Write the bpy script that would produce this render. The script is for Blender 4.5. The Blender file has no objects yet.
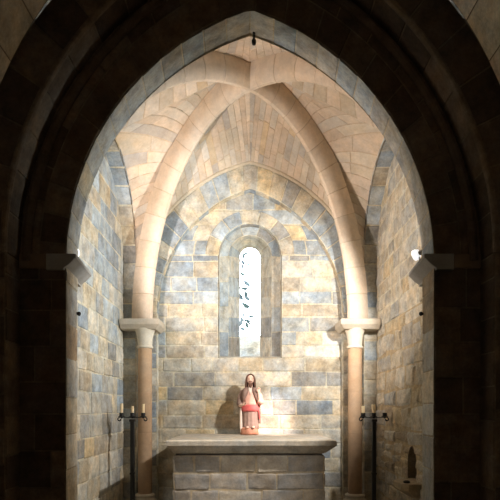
import bpy, math, random
from mathutils import Vector, Matrix, noise
PI = math.pi
rnd = random.Random(7)
SC = bpy.context.scene
COL = SC.collection
V = Vector

# ------------------------------------------------------------------ helpers
def lin(r, g, b):
    f = lambda c: (c/255/12.92) if c/255 <= .04045 else ((c/255+.055)/1.055)**2.4
    return (f(r), f(g), f(b))

class MB:
    """collects vertices, faces and a colour per face"""
    def __init__(s):
        s.v = []; s.f = []; s.c = []
    def face(s, idx, col):
        s.f.append(idx); s.c.append(col)
    def build(s, name, mat, parent=None, smooth=False, loc=(0, 0, 0)):
        me = bpy.data.meshes.new(name)
        me.from_pydata([tuple(p) for p in s.v], [], s.f)
        if s.c and s.c[0] is not None:
            at = me.color_attributes.new('Col', 'FLOAT_COLOR', 'CORNER')
            vals = []
            for f, c in zip(s.f, s.c):
                vals.extend(((c[0], c[1], c[2], c[3] if len(c) > 3 else 1.0)*len(f)))
            at.data.foreach_set('color', vals)
        me.polygons.foreach_set('use_smooth', [True]*len(me.polygons))
        me.materials.append(mat)
        me.update()
        if not smooth: me.set_sharp_from_angle(angle=math.radians(28))
        o = bpy.data.objects.new(name, me)
        COL.objects.link(o)
        o.location = loc
        if parent:
            o.parent = parent
        return o
    # shapes -----------------------------------------------------------
    def grid(s, pts, nu, nv, col=None, closed_u=False):
        o = len(s.v); s.v.extend(pts)
        for j in range(nv-1):
            for i in range(nu if closed_u else nu-1):
                a = o+j*nu+i; b = o+j*nu+(i+1) % nu
                s.face((a, b, b+nu, a+nu), col)
        return o
    def box(s, x0, x1, y0, y1, z0, z1, b=0.0, col=None):
        if b <= 0:
            o = len(s.v)
            for z in (z0, z1):
                for (x, y) in ((x0, y0), (x1, y0), (x1, y1), (x0, y1)):
                    s.v.append((x, y, z))
            for f in ((0, 3, 2, 1), (4, 5, 6, 7), (0, 1, 5, 4), (1, 2, 6, 5), (2, 3, 7, 6), (3, 0, 4, 7)):
                s.face(tuple(o+k for k in f), col)
            return
        # chamfered by stacking rings
        rings = []
        for z, q in ((z0, b), (z0+b, 0), (z1-b, 0), (z1, b)):
            rings.append([(x0+q, y0+b, z), (x0+b, y0+q, z), (x1-b, y0+q, z), (x1-q, y0+b, z),
                          (x1-q, y1-b, z), (x1-b, y1-q, z), (x0+b, y1-q, z), (x0+q, y1-b, z)])
        s.loft(rings, col)
    def loft(s, rings, col=None, cap=True):
        n = len(rings[0]); o = len(s.v)
        for r in rings: s.v.extend(r)
        for j in range(len(rings)-1):
            for i in range(n):
                a = o+j*n+i; b = o+j*n+(i+1) % n
                s.face((a, b, b+n, a+n), col)
        if cap:
            s.face(tuple(o+k for k in range(n-1, -1, -1)), col)
            s.face(tuple(o+(len(rings)-1)*n+k for k in range(n)), col)
    def lathe(s, prof, n=24, cx=0, cy=0, col=None):
        s.loft([[(cx+r*math.cos(2*PI*i/n), cy+r*math.sin(2*PI*i/n), z) for i in range(n)] for r, z in prof], col)
    def tube(s, path, rad, n=10, col=None):
        path = [V(p) for p in path]
        rings = []
        t0 = (path[1]-path[0]).normalized()
        up = V((0, 0, 1)) if abs(t0.z) < .9 else V((1, 0, 0))
        a = t0.cross(up).normalized()
        for i, p in enumerate(path):
            t = (path[min(i+1, len(path)-1)]-path[max(i-1, 0)]).normalized()
            a = (a-t*a.dot(t)).normalized(); b = t.cross(a)
            r = rad[i] if isinstance(rad, (list, tuple)) else rad
            rings.append([tuple(p+a*r*math.cos(2*PI*k/n)+b*r*math.sin(2*PI*k/n)) for k in range(n)])
        s.loft(rings, col)

def tag(o, label=None, cat=None, group=None, kind=None):
    if label: o['label'] = label
    if cat: o['category'] = cat
    if group: o['group'] = group
    if kind: o['kind'] = kind
    return o
def struct(o):
    o['kind'] = 'structure'; return o
def empty(name, loc=(0, 0, 0), rz=0):
    o = bpy.data.objects.new(name, None); COL.objects.link(o)
    o.location = loc; o.rotation_euler = (0, 0, rz); o.empty_display_size = .1
    return o
def copy_tree(o, parent=None):
    c = o.copy(); COL.objects.link(c)
    if parent: c.parent = parent
    for ch in list(o.children): copy_tree(ch, c)
    return c

# ------------------------------------------------------------------ materials
def new_mat(name):
    m = bpy.data.materials.new(name); m.use_nodes = True
    nt = m.node_tree; b = nt.nodes['Principled BSDF']
    return m, nt, b
def stone_mat(name, bump=.35, scale=1.0, mott=.35, rough=.9, spec=.25, stain=.35, dist=.02):
    m, nt, b = new_mat(name); N = nt.nodes.new; L = nt.links.new
    at = N('ShaderNodeAttribute'); at.attribute_name = 'Col'
    tc = N('ShaderNodeTexCoord')
    n1 = N('ShaderNodeTexNoise'); n1.inputs['Scale'].default_value = 7*scale; n1.inputs['Detail'].default_value = 8; n1.inputs['Roughness'].default_value = .65
    n2 = N('ShaderNodeTexNoise'); n2.inputs['Scale'].default_value = 38*scale; n2.inputs['Detail'].default_value = 6; n2.inputs['Roughness'].default_value = .7
    n3 = N('ShaderNodeTexNoise'); n3.inputs['Scale'].default_value = 2.1*scale; n3.inputs['Detail'].default_value = 5
    for n in (n1, n2, n3): L(tc.outputs['Object'], n.inputs['Vector'])
    mr = N('ShaderNodeMapRange'); mr.inputs['From Min'].default_value = .3; mr.inputs['From Max'].default_value = .7
    mr.inputs['To Min'].default_value = 1-mott; mr.inputs['To Max'].default_value = 1+mott*.55
    L(n1.outputs['Fac'], mr.inputs['Value'])
    mr2 = N('ShaderNodeMapRange'); mr2.inputs['From Min'].default_value = .3; mr2.inputs['From Max'].default_value = .7
    mr2.inputs['To Min'].default_value = 1-mott*.5; mr2.inputs['To Max'].default_value = 1+mott*.3
    L(n2.outputs['Fac'], mr2.inputs['Value'])
    mu = N('ShaderNodeMath'); mu.operation = 'MULTIPLY'; L(mr.outputs[0], mu.inputs[0]); L(mr2.outputs[0], mu.inputs[1])
    mx = N('ShaderNodeVectorMath'); mx.operation = 'SCALE'; L(at.outputs['Color'], mx.inputs[0]); L(mu.outputs[0], mx.inputs['Scale'])
    # ochre staining
    mr3 = N('ShaderNodeMapRange'); mr3.inputs['From Min'].default_value = .52; mr3.inputs['From Max'].default_value = .72
    mr3.inputs['To Min'].default_value = 0; mr3.inputs['To Max'].default_value = stain; L(n3.outputs['Fac'], mr3.inputs['Value'])
    tint = N('ShaderNodeMix'); tint.data_type = 'RGBA'; tint.blend_type = 'MULTIPLY'
    L(mr3.outputs[0], tint.inputs['Factor']); L(mx.outputs[0], tint.inputs['A'])
    tint.inputs['B'].default_value = (1.0, .88, .72, 1)
    n4 = N('ShaderNodeTexNoise'); n4.inputs['Scale'].default_value = 4.6*scale; n4.inputs['Detail'].default_value = 7; n4.inputs['Roughness'].default_value = .7
    mp4 = N('ShaderNodeMapping'); mp4.inputs['Location'].default_value = (13, 7, 5); L(tc.outputs['Object'], mp4.inputs['Vector']); L(mp4.outputs[0], n4.inputs['Vector'])
    mr4 = N('ShaderNodeMapRange'); mr4.inputs['From Min'].default_value = .35; mr4.inputs['From Max'].default_value = .65; L(n4.outputs['Fac'], mr4.inputs['Value'])
    wc = N('ShaderNodeMix'); wc.data_type = 'RGBA'; wc.inputs['A'].default_value = (1-.25*mott, 1, 1+.25*mott, 1); wc.inputs['B'].default_value = (1+.15*mott, 1, 1-.32*mott, 1)
    L(mr4.outputs[0], wc.inputs['Factor'])
    t2 = N('ShaderNodeMix'); t2.data_type = 'RGBA'; t2.blend_type = 'MULTIPLY'; t2.inputs['Factor'].default_value = 1.0
    L(tint.outputs['Result'], t2.inputs['A']); L(wc.outputs['Result'], t2.inputs['B'])
    L(t2.outputs['Result'], b.inputs['Base Color'])
    b.inputs['Roughness'].default_value = rough
    b.inputs['Specular IOR Level'].default_value = spec
    ad = N('ShaderNodeMath'); ad.operation = 'MULTIPLY_ADD'; L(n2.outputs['Fac'], ad.inputs[0]); ad.inputs[1].default_value = .5; L(n1.outputs['Fac'], ad.inputs[2])
    bp = N('ShaderNodeBump'); bp.inputs['Strength'].default_value = bump; bp.inputs['Distance'].default_value = dist
    L(ad.outputs[0], bp.inputs['Height']); L(bp.outputs[0], b.inputs['Normal'])
    return m
def plain(name, rgb, rough=.5, metal=0, bump=0, scale=30, mott=0.2, spec=.5, emit=None):
    m, nt, b = new_mat(name); N = nt.nodes.new; L = nt.links.new
    tc = N('ShaderNodeTexCoord'); n1 = N('ShaderNodeTexNoise'); n1.inputs['Scale'].default_value = scale; n1.inputs['Detail'].default_value = 6
    L(tc.outputs['Object'], n1.inputs['Vector'])
    cr = N('ShaderNodeMix'); cr.data_type = 'RGBA'
    c = lin(*rgb)
    cr.inputs['A'].default_value = (*[k*(1-mott) for k in c], 1); cr.inputs['B'].default_value = (*[min(1, k*(1+mott)) for k in c], 1)
    L(n1.outputs['Fac'], cr.inputs['Factor']); L(cr.outputs['Result'], b.inputs['Base Color'])
    b.inputs['Roughness'].default_value = rough; b.inputs['Metallic'].default_value = metal; b.inputs['Specular IOR Level'].default_value = spec
    if bump:
        bp = N('ShaderNodeBump'); bp.inputs['Strength'].default_value = bump; bp.inputs['Distance'].default_value = .01
        L(n1.outputs['Fac'], bp.inputs['Height']); L(bp.outputs[0], b.inputs['Normal'])
    if emit:
        b.inputs['Emission Color'].default_value = (*emit[0], 1); b.inputs['Emission Strength'].default_value = emit[1]
    return m

M_STONE = stone_mat('coursed_stone', bump=.5, mott=.45)
M_RUBBLE = stone_mat('rubble_stone', bump=.8, scale=1.3, mott=.4, dist=.035)
M_SMOOTH = stone_mat('dressed_stone', bump=.12, mott=.16, stain=.3)
M_VAULT = stone_mat('vault_stone', bump=.3, mott=.2, stain=.3)
M_ALTAR = stone_mat('altar_stone', bump=.4, mott=.35, stain=.25)
M_IRON = plain('black_iron', (12, 12, 13), rough=.55, metal=.0, bump=.2, scale=60)
M_WAX = plain('candle_wax', (232, 208, 165), rough=.5, mott=.06)
M_WICK = plain('wick', (40, 34, 30), rough=.9)

# ------------------------------------------------------------------ stone colours
CREAM = [lin(206, 193, 171), lin(196, 182, 159), lin(213, 202, 183), lin(190, 178, 160)]
PALE = [lin(216, 208, 194), lin(206, 200, 188), lin(198, 192, 180)]
GREY = [lin(174, 170, 163), lin(164, 161, 156), lin(182, 179, 173)]
BLUE = [lin(176, 182, 185), lin(166, 173, 178), lin(184, 189, 191), lin(160, 166, 171)]
OCHRE = [lin(212, 188, 148), lin(206, 180, 140), lin(212, 192, 158)]
BROWN = [lin(170, 150, 126), lin(160, 141, 119)]
PINK = [lin(214, 194, 172), lin(208, 188, 166), lin(220, 204, 184)]
DARKST = [lin(128, 120, 111), lin(118, 111, 105), lin(138, 129, 118)]
def pick(weights):
    tot = sum(w for _, w in weights); k = rnd.random()*tot
    for p, w in weights:
        k -= w
        if k <= 0: break
    c = rnd.choice(p); q = rnd.uniform(.88, 1.08)
    return (c[0]*q, c[1]*q, c[2]*q)
MORTAR = lin(210, 200, 178)
MORT_D = lin(128, 112, 92)

# ------------------------------------------------------------------ masonry laid over any surface
def masonry(m, base, toward, courses, L, R, ln, pal, su=1.0, sv=1.0, gap=.008, bev=.008, relief=.012, rough=0.0, jit=0.0,
            nu=2, nv=2, gu=True, gv=True, mortar=MORTAR, even=False, back=0.0):
    """base(u,v)->point; toward(point,u,v)->rough outward direction; su,sv metres per unit of u and v"""
    e = 1e-3
    def nrm(u, v):
        p = base(u, v); a = base(u+e/su, v)-base(u-e/su, v); b = base(u, v+e/sv)-base(u, v-e/sv)
        n = a.cross(b)
        d = toward(p, u, v)
        if n.length < 1e-12: n = d.copy()
        n.normalize()
        return p, (n if n.dot(d) >= 0 else -n)
    for ci, (v0, v1) in enumerate(courses):
        vm = (v0+v1)/2; l, r = L(vm), R(vm); W = (r-l)*su
        if W < .01: continue
        fr = [0.0]
        if even:
            n = max(1, round(W/((ln[0]+ln[1])/2)))
            fr = [k/n for k in range(n+1)]
        else:
            x = 0.0; first = True
            while True:
                s = rnd.uniform(*ln)*(rnd.uniform(.35, 1) if first else 1); first = False
                if x+s > W-ln[0]*.55:
                    break
                x += s; fr.append(x/W)
            fr.append(1.0)
        for k in range(len(fr)-1):
            f0, f1 = fr[k], fr[k+1]
            w = (f1-f0)*W; hgt = (v1-v0)*sv
            if w < .004: continue
            ga = gap/w if gu else 0; ba = bev/w if gu else 0
            gb = gap/hgt if gv else 0; bb = bev/hgt if gv else 0
            if ga+ba > .4: ga = .15; ba = .15
            if gb+bb > .4: gb = .15; bb = .15
            A = ([0, ga] if gu else []); A0 = ga+ba if gu else 0
            A = A+[A0+(1-2*A0)*i/nu for i in range(nu+1)]+([1-ga, 1] if gu else [])
            B = ([0, gb] if gv else []); B0 = gb+bb if gv else 0
            B = B+[B0+(1-2*B0)*i/nv for i in range(nv+1)]+([1-gb, 1] if gv else [])
            na, nb = len(A), len(B)
            pc = base(L(vm)+(R(vm)-L(vm))*(f0+f1)/2, vm)
            col = pal(pc)
            rel = relief*rnd.uniform(.55, 1.25)
            seed = rnd.uniform(0, 100)
            cj = [(rnd.uniform(-jit, jit)/w, rnd.uniform(-jit, jit)/hgt) for _ in range(4)]
            pts = []
            for j, bq in enumerate(B):
                edge_b = gv and (j < 2 or j > nb-3)
                for i, aq in enumerate(A):
                    edge_a = gu and (i < 2 or i > na-3)
                    a2, b2 = aq, bq
                    outer = (gu and (i == 0 or i == na-1)) or (gv and (j == 0 or j == nb-1))
                    if jit and not outer:
                        w4 = ((1-aq)*(1-bq), aq*(1-bq), (1-aq)*bq, aq*bq)
                        a2 = min(.985, max(.015, aq+sum(w_*c[0] for w_, c in zip(w4, cj))))
                        b2 = min(.985, max(.015, bq+sum(w_*c[1] for w_, c in zip(w4, cj))))
                    v = v0+(v1-v0)*b2
                    l_, r_ = L(v), R(v)
                    u = l_+(r_-l_)*(f0+(f1-f0)*a2)
                    p, n = nrm(u, v)
                    h = back
                    if not (edge_a or edge_b):
                        h = rel
                        if rough: h += rough*noise.noise(p*9+V((seed, 0, 0)))
                    pts.append(p+n*h)
            o = len(m.v); m.v.extend(pts)
            for j in range(nb-1):
                for i in range(na-1):
                    mo = (gu and (i == 0 or i == na-2)) or (gv and (j == 0 or j == nb-2))
                    a = o+j*na+i
                    m.face((a, a+1, a+1+na, a+na), mortar if mo else col)

def rows(z0, z1, lo, hi=None):
    hi = hi or lo; zs = [z0]
    while True:
        z = zs[-1]+rnd.uniform(lo, hi)
        if z > z1-lo*.5: break
        zs.append(z)
    zs.append(z1)
    return list(zip(zs[:-1], zs[1:]))
const = lambda k: (lambda v: k)
def dirc(x, y, z):
    d = V((x, y, z)); return lambda p, u, v: d
def to_pt(x, y, z):
    c = V((x, y, z)); return lambda p, u, v: c-p
def wallx(x): return lambda u, v: V((x, u, v))
def wally(y): return lambda u, v: V((u, y, v))

# two-centred pointed arch in (x,z): s 0..1 from left foot over the apex to the right foot
def arch(s, half, c, zs, off=0.0):
    r = half+c+off
    pa = math.acos(max(-1, min(1, -c/r)))
    if s <= .5:
        ph = PI+(pa-PI)*(s/.5); return c+r*math.cos(ph), zs+r*math.sin(ph)
    x, z = arch(1-s, half, c, zs, off); return -x, z
def arch_len(half, c, off=0.0):
    r = half+c+off; return 2*r*(PI-math.acos(-c/r))

# ------------------------------------------------------------------ plan of the place (metres; camera at the origin, looking along +y)
EYE = 1.5
YF, YJ = 4.25, 4.62        # front and back edge of the entrance arch
YB = 7.10                  # back wall
XW = 1.74                  # chapel side walls
FH, FC, FZ = 1.565, .685, 2.76   # entrance arch
BH, BC, BZ = 1.30, .51, 2.85     # wall arch on the back wall
YBA = 6.98
XSA, SA_Y, SA_R, SA_Z = 1.56, 5.725, 1.125, 3.50   # side wall arches

# ------------------------------------------------------------------ back wall
WH, WZ0, WZC = .44, 2.24, 3.70       # window embrasure: half width, sill, centre of its round head
RING = .20
def pal_back(p):
    blue = max(0.0, min(1.0, (p.z-2.3)/1.0))*(1.0 if p.x < .15 else .45)  # bluer higher and left: part stone tone, part cool light put into colour
    return pick([(CREAM, 1.6), (PALE, .8+.4*(1-blue)), (GREY, .9), (OCHRE, .3*(1-.7*blue)), (BLUE, .35+3.2*blue)])
m = MB()
def hole(v):
    if v < WZ0: return 0.0
    if v <= WZC: return WH+.01
    d = (WH+RING-.02)**2-(v-WZC)**2
    hh = math.sqrt(d) if d > 0 else 0.0
    return hh if v > WZC+.05 else max(hh, WH+.01)
low = rows(0, WZ0, .19, .235)
mid = rows(WZ0, WZC, .17, .225)
up = rows(WZC, WZC+WH+RING, .2, .22)
top = rows(WZC+WH+RING, 5.0, .2, .24)
XE = 1.5
masonry(m, wally(YB), dirc(0, -1, 0), low+top, const(-XE), const(XE), (.3, .62), pal_back, rough=.006, jit=.008, gap=.007, bev=.010, relief=.008)
masonry(m, wally(YB), dirc(0, -1, 0), mid+up, const(-XE), lambda v: -hole(v), (.28, .55), pal_back, rough=.006, jit=.008, gap=.007, bev=.010, relief=.008)
masonry(m, wally(YB), dirc(0, -1, 0), mid+up, lambda v: hole(v), const(XE), (.28, .55), pal_back, rough=.006, jit=.008, gap=.007, bev=.010, relief=.008)
struct(m.build('wall_back', M_STONE))

# window ring, embrasure, splay, sill
def wcurve(s, half, zc, zb):
    """s 0..3: up the left jamb, round the head, down the right jamb"""
    if s < 1: return -half, zb+(zc-zb)*s
    if s <= 2:
        a = PI-(s-1)*PI; return half*math.cos(a), zc+half*math.sin(a)
    return half, zc+(zb-zc)*(s-2)
win = MB()
pal_ring = lambda p: pick([(CREAM, 1.2), (BLUE, 1.3), (GREY, .6), (OCHRE, .2)])
masonry(win, lambda u, v: V((v*math.cos(PI-u), YB-.004, WZC+v*math.sin(PI-u))), dirc(0, -1, 0), [(WH+.003, WH+RING)], const(0), const(PI), (.24, .26), pal_ring,
        su=WH+.1, relief=.014, nu=3, nv=1, even=True, rough=.004)
# straight reveal, then the flat ring, then the splay
pal_emb = lambda p: pick([(CREAM, .8), (PALE, 1.6), (GREY, .6), (BLUE, 1.0)])
loops = [(YB-.008, WH, WZC, WZ0), (YB+.10, WH, WZC, WZ0+.03), (YB+.22, .315, 3.75, WZ0+.03), (7.92, .166, 3.905, 2.33)]
def between(a, b):
    def fn(u, v):
        x0, z0 = wcurve(u, a[1], a[2], a[3]); x1, z1 = wcurve(u, b[1], b[2], b[3])
        return V((x0+(x1-x0)*v, a[0]+(b[0]-a[0])*v, z0+(z1-z0)*v))
    return fn
def seg(fn, ln, sv, jm=4):
    jc = [k/jm for k in range(jm+1)]
    for k in range(jm):
        for off in (0, 2):
            masonry(win, fn, lambda p, u, v: V((0-p.x, -.6, (min(p.z, 3.72)-p.z) if p.z > 3.72 else 0)), [(0, 1)], const(off+jc[k]), const(off+jc[k+1]), (9, 9), pal_emb,
                    su=1.3, sv=sv, gap=.004, bev=.005, relief=.006, nu=2, nv=2, rough=.003)
    masonry(win, fn, lambda p, u, v: V((0-p.x, -.6, 3.6-p.z)), [(0, 1)], const(1), const(2), (ln, ln), pal_emb, su=1.1, sv=sv, gap=.004, bev=.005, relief=.006, nu=4, nv=2, even=True, rough=.003)
seg(between(loops[0], loops[1]), .24, .12)
seg(between(loops[1], loops[2]), .24, .17)
seg(between(loops[2], loops[3]), .2, .72, 5)
sl = []
for (y, hw, zc, zb) in loops:
    for k in range(7): sl.append(V((-hw+2*hw*k/6, y, zb+.004*noise.noise(V((k*.7, y*3, 0))))))
win.grid(sl, 7, 4, PALE[0])
# outer reveal beyond the pane
ol = []
for s in [k*.05 for k in range(61)]:
    for y, ex, zc_ in ((7.92, 0, 3.905), (8.3, .02, 4.06)):
        x, z = wcurve(s, .166+ex, zc_, 2.33); ol.append(V((x, y, z)))
n0 = len(win.v); win.v.extend(ol)
for k in range(60): win.face((n0+2*k, n0+2*k+1, n0+2*k+3, n0+2*k+2), GREY[0])
n0 = len(win.v); win.v.extend([V((-.17, 7.94, 2.33)), V((.17, 7.94, 2.33)), V((.19, 8.3, 2.73)), V((-.19, 8.3, 2.73))]); win.face((n0, n0+1, n0+2, n0+3), lin(236, 232, 224))
W1 = struct(win.build('window_1', M_STONE))
g, nt, b = new_mat('clear_pane')
nt.nodes.remove(b); out = nt.nodes['Material Output']
tr = nt.nodes.new('ShaderNodeBsdfTransparent'); gl = nt.nodes.new('ShaderNodeBsdfGlossy'); gl.inputs['Roughness'].default_value = .02
tr.inputs['Color'].default_value = (.96, .98, 1, 1)
mx = nt.nodes.new('ShaderNodeMixShader'); fr = nt.nodes.new('ShaderNodeFresnel'); fr.inputs['IOR'].default_value = 1.45
nt.links.new(fr.outputs[0], mx.inputs[0]); nt.links.new(tr.outputs[0], mx.inputs[1]); nt.links.new(gl.outputs[0], mx.inputs[2]); nt.links.new(mx.outputs[0], out.inputs[0])
pm = MB(); pp = [wcurve(k*.05, .168, 3.905, 2.33) for k in range(61)]
pm.v.extend([V((x, 7.93, z)) for x, z in pp]); pm.v.extend([V((x, 7.936, z)) for x, z in pp])
pm.face(tuple(range(61)), None); pm.face(tuple(range(121, 60, -1)), None)
pm.build('pane', g, W1)
bm_ = MB(); bm_.tube([(-.17, 7.925, EYE+102*7.93/500), (.17, 7.925, EYE+102*7.93/500)], .006, 8); bm_.build('glazing_bar', plain('lead_bar', (120, 125, 130), rough=.5, metal=.6), W1)

# ------------------------------------------------------------------ wall arch against the back wall (structure)
pal_band = lambda p: pick([(BLUE, 3.0 if (p.x < .1 or p.x > .75) else .25), (CREAM, 1.0 if p.x < .75 else .4), (BROWN, .25), (GREY, .5), (OCHRE, .25)])
m = MB()
BL = arch_len(BH, BC, .17); BT = .335
masonry(m, lambda u, v: (lambda q: V((q[0], YBA, q[1])))(arch(u, BH, BC, BZ, v)), dirc(0, -1, 0), [(0, BT)], const(0), const(1), (.19, .23), pal_band, su=BL, rough=.008, jit=.006, even=True, nu=2, nv=3, relief=.012)
masonry(m, lambda u, v: (lambda q: V((q[0], v, q[1])))(arch(u, BH, BC, BZ)), lambda p, u, v: V((-p.x, 0, 2.6-p.z)), [(YBA-.002, YB+.05)], const(0), const(1), (.19, .23), lambda p: pick([(CREAM, 1), (BLUE, .6)]), su=BL, even=True, nu=2, nv=1, gv=False, relief=.004)
# straight jambs of the wall arch
for sx in (-1, 1):
    cr = rows(0, BZ, .2, .26)
    masonry(m, wally(YBA), dirc(0, -1, 0), cr, const(min(sx*BH, sx*1.56)), const(max(sx*BH, sx*1.56)), (.5, .6), pal_back, nu=2, relief=.008)
    masonry(m, lambda u, v, sx=sx: V((sx*BH, u, v)), dirc(-sx, 0, 0), cr, const(YBA-.003), const(YB+.03), (.5, .6), lambda p: pick([(PALE, 2), (CREAM, 1)]), nu=1, nv=1, relief=.004)
struct(m.build('trim_1', M_STONE))
# thin fillet following the top of the band, where the vault starts
m = MB(); path = [(lambda q: V((q[0], YBA-.012, q[1])))(arch(k/60, BH, BC, BZ, BT+.02)) for k in range(61)]
m.tube(path, .028, 8, CREAM[1]); struct(m.build('trim_2', M_SMOOTH, smooth=True))

# ------------------------------------------------------------------ side walls
def pal_left(p):
    blue = max(0.0, min(1.0, (p.z-2.1)/1.2))  # bluer with height, own stone colour mixed with painted cool light
    return pick([(CREAM, 1.2), (PALE, 1.3), (GREY, .7), (OCHRE, .2*(1-.7*blue)), (BLUE, .3+2.8*blue)])
m = MB()
masonry(m, wallx(-XW), dirc(1, 0, 0), rows(0, 4.7, .19, .27), const(YJ-.1), const(6.9), (.22, .5), pal_left, rough=.01, jit=.01, nu=3, nv=3, relief=.008, gap=.006, bev=.010)
struct(m.build('wall_left', M_STONE))
# right wall of rougher rubble, with the niche left open
NY0, NY1, NZ0, NZ1 = 5.22, 5.52, .745, 1.115
def soft_r(c, k=.4):
    a = CREAM[1]; return tuple(x*(1-k)+y*k for x, y in zip(c, a))
def pal_right(p):
    up_ = max(0.0, min(1.0, (p.z-2.2)/1.2))
    return soft_r(pick([(CREAM, 1.6), (PALE, .6+.8*up_), (GREY, 1.0), (OCHRE, .4), (BROWN, .4*(1-up_)+.05), (BLUE, .1+.4*up_)]))
m = MB()
def nich(v):
    """half opening of the pointed niche at height v"""
    if v < NZ0 or v > NZ1: return 0.0
    k = (v-NZ0)/(NZ1-NZ0)
    return .15*(1.0 if k < .45 else math.sqrt(max(0.0, 1-((k-.45)/.55)**2)))
NYC = (NY0+NY1)/2
kw = dict(rough=.026, jit=.04, nu=6, nv=5, relief=.012, gap=.012, bev=.024)
masonry(m, wallx(XW), dirc(-1, 0, 0), rows(0, NZ0, .14, .25)+rows(NZ1, 2.6, .16, .27), const(YJ-.1), const(6.9), (.26, .58), pal_right, mortar=lin(186, 166, 134), **kw)
masonry(m, wallx(XW), dirc(-1, 0, 0), rows(2.6, 4.7, .17, .24), const(YJ-.1), const(6.9), (.22, .48), pal_right, rough=.016, jit=.024, nu=4, nv=4, relief=.008, gap=.008, bev=.016)
nr = rows(NZ0, NZ1, .12, .13)
masonry(m, wallx(XW), dirc(-1, 0, 0), nr, const(YJ-.1), lambda v: NYC-nich(v), (.2, .4), pal_right, mortar=lin(186, 166, 134), **kw)
masonry(m, wallx(XW), dirc(-1, 0, 0), nr, lambda v: NYC+nich(v), const(6.9), (.2, .4), pal_right, mortar=lin(186, 166, 134), **kw)
# hollow of the niche
ring = []
for k in range(9): ring.append((NYC-nich(NZ0+1e-4+(NZ1-NZ0-2e-4)*k/8)-.004, NZ0+(NZ1-NZ0)*k/8))
for k in range(8, -1, -1): ring.append((NYC+nich(NZ0+1e-4+(NZ1-NZ0-2e-4)*k/8)+.004, NZ0+(NZ1-NZ0)*k/8))
rr = []
for d, q in ((-.02, 1.06), (.0, 1.0), (.2, .95), (.3, .7)):
    rr.append([V((XW+d, NYC+(y-NYC)*q, (NZ0+.15)+(z-NZ0-.15)*q)) for y, z in ring])
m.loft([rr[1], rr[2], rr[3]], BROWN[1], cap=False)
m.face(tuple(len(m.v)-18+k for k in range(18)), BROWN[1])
struct(m.build('wall_right', M_RUBBLE))

# ------------------------------------------------------------------ wall arches on the side walls and the stepped corner piers (structure)
def side_arch(s):
    """s 0..1, front foot to back foot, round head on straight legs -> (y,z)"""
    a = PI-PI*s
    return SA_Y+SA_R*math.cos(a), SA_Z+SA_R*math.sin(a)
for n_, sx in ((3, -1), (4, 1)):
    m = MB()
    pal_sa = lambda p: pick([(BLUE, 2.2), (GREY, 1.2), (CREAM, .35)])
    masonry(m, lambda u, v, sx=sx: (lambda q: V((sx*v, q[0], q[1])))(side_arch(u)), lambda p, u, v: V((0, SA_Y-p.y, 3-p.z)), [(XSA, XW+.02)], const(0), const(1), (.24, .26), pal_sa, su=PI*SA_R, even=True, nu=3, nv=2, rough=.012, jit=.008, gv=False, relief=.012)
    # face of the arch towards the chapel
    masonry(m, lambda u, v, sx=sx: (lambda q: V((sx*XSA, SA_Y+(q[0]-SA_Y)*(1+v/SA_R), SA_Z+(q[1]-SA_Z)*(1+v/SA_R))))(side_arch(u)), dirc(-sx, 0, 0), [(0, .14)], const(0), const(1), (.24, .26), pal_sa, su=PI*SA_R, even=True, nu=3, nv=1, gv=False, relief=.006)
    # pier strip facing the entrance, in courses
    yb_ = SA_Y+SA_R
    pal_pier = lambda p: pick([(BLUE, 2.0 if p.z > 2.7 else .5), (PALE, 2.2), (CREAM, .7), (GREY, .8)])
    masonry(m, lambda u, v, sx=sx: V((sx*u, yb_, v)), dirc(0, -1, 0), rows(0, SA_Z, .2, .3), const(XSA), const(XW+.02), (.5, .6), pal_pier, nu=2, nv=2, rough=.006, relief=.008)
    masonry(m, lambda u, v, sx=sx: V((sx*XSA, u, v)), dirc(-sx, 0, 0), rows(0, SA_Z, .2, .3), const(yb_-.002), const(7.05), (.5, .6), pal_pier, nu=1, nv=1, relief=.004)
    # front leg, beside the entrance jamb
    yf_ = SA_Y-SA_R
    masonry(m, lambda u, v, sx=sx: V((sx*1.6, u, v)), dirc(-sx, 0, 0), rows(0, SA_Z, .25, .32), const(yf_-.08), const(yf_+.03), (.5, .6), pal_pier, nu=1, nv=1, relief=.003)
    masonry(m, lambda u, v, sx=sx: V((sx*u, yf_+.03, v)), dirc(0, 1, 0), rows(0, SA_Z, .25, .32), const(1.6), const(XW+.02), (.5, .6), pal_pier, nu=1, nv=1, relief=.003)
    struct(m.build('trim_%d' % n_, M_STONE))

# ------------------------------------------------------------------ vault
YC, ZC0, RISE = 5.72, 2.70, 2.58
BCOR = (1.42, 6.75); FCOR = (1.72, 4.50)
def ribc(th, cx, cy, off=0.0):
    """centre line of a rib; th 0 at the springing, pi/2 at the crossing"""
    q = math.cos(th)
    n_ = V((-cx*(0-1), 0, 0))
    x, y, z = cx*q, YC+(cy-YC)*q, ZC0+RISE*math.sin(th)
    if off:
        hor = math.hypot(cx, cy-YC)
        nx, nz = math.cos(th)/hor, math.sin(th)/RISE
        l_ = math.hypot(nx, nz); nx /= l_; nz /= l_
        x += off*nx*cx/hor; y += off*nx*(cy-YC)/hor; z += off*nz
    return V((x, y, z))
def sA(th, sx, fb):
    """edge of the side web: up the wall arch, then along the ridge to the crossing, so that the courses lie nearly level"""
    zt = SA_Z+SA_R
    z = ZC0+(zt-ZC0)*math.sin(th)
    zr = ZC0+(RISE+.135)*math.sin(th)
    z = z+(zr-z)*.6*min(1, th/.5)
    ztop = ZC0+RISE+.135
    zlim = zt+.6*(ztop-zt)
    if z < zt:
        d = SA_R if z < SA_Z else math.sqrt(max(0, SA_R**2-(z-SA_Z)**2))
        return V((sx*(XSA+.03), SA_Y+fb*d*1.02, z+.03))
    k = (z-zt)/(zlim-zt)
    return V((sx*(XSA+.03)*(1-.9*k), SA_Y, zt+.03+(ztop-zt)*.9*k))
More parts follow.
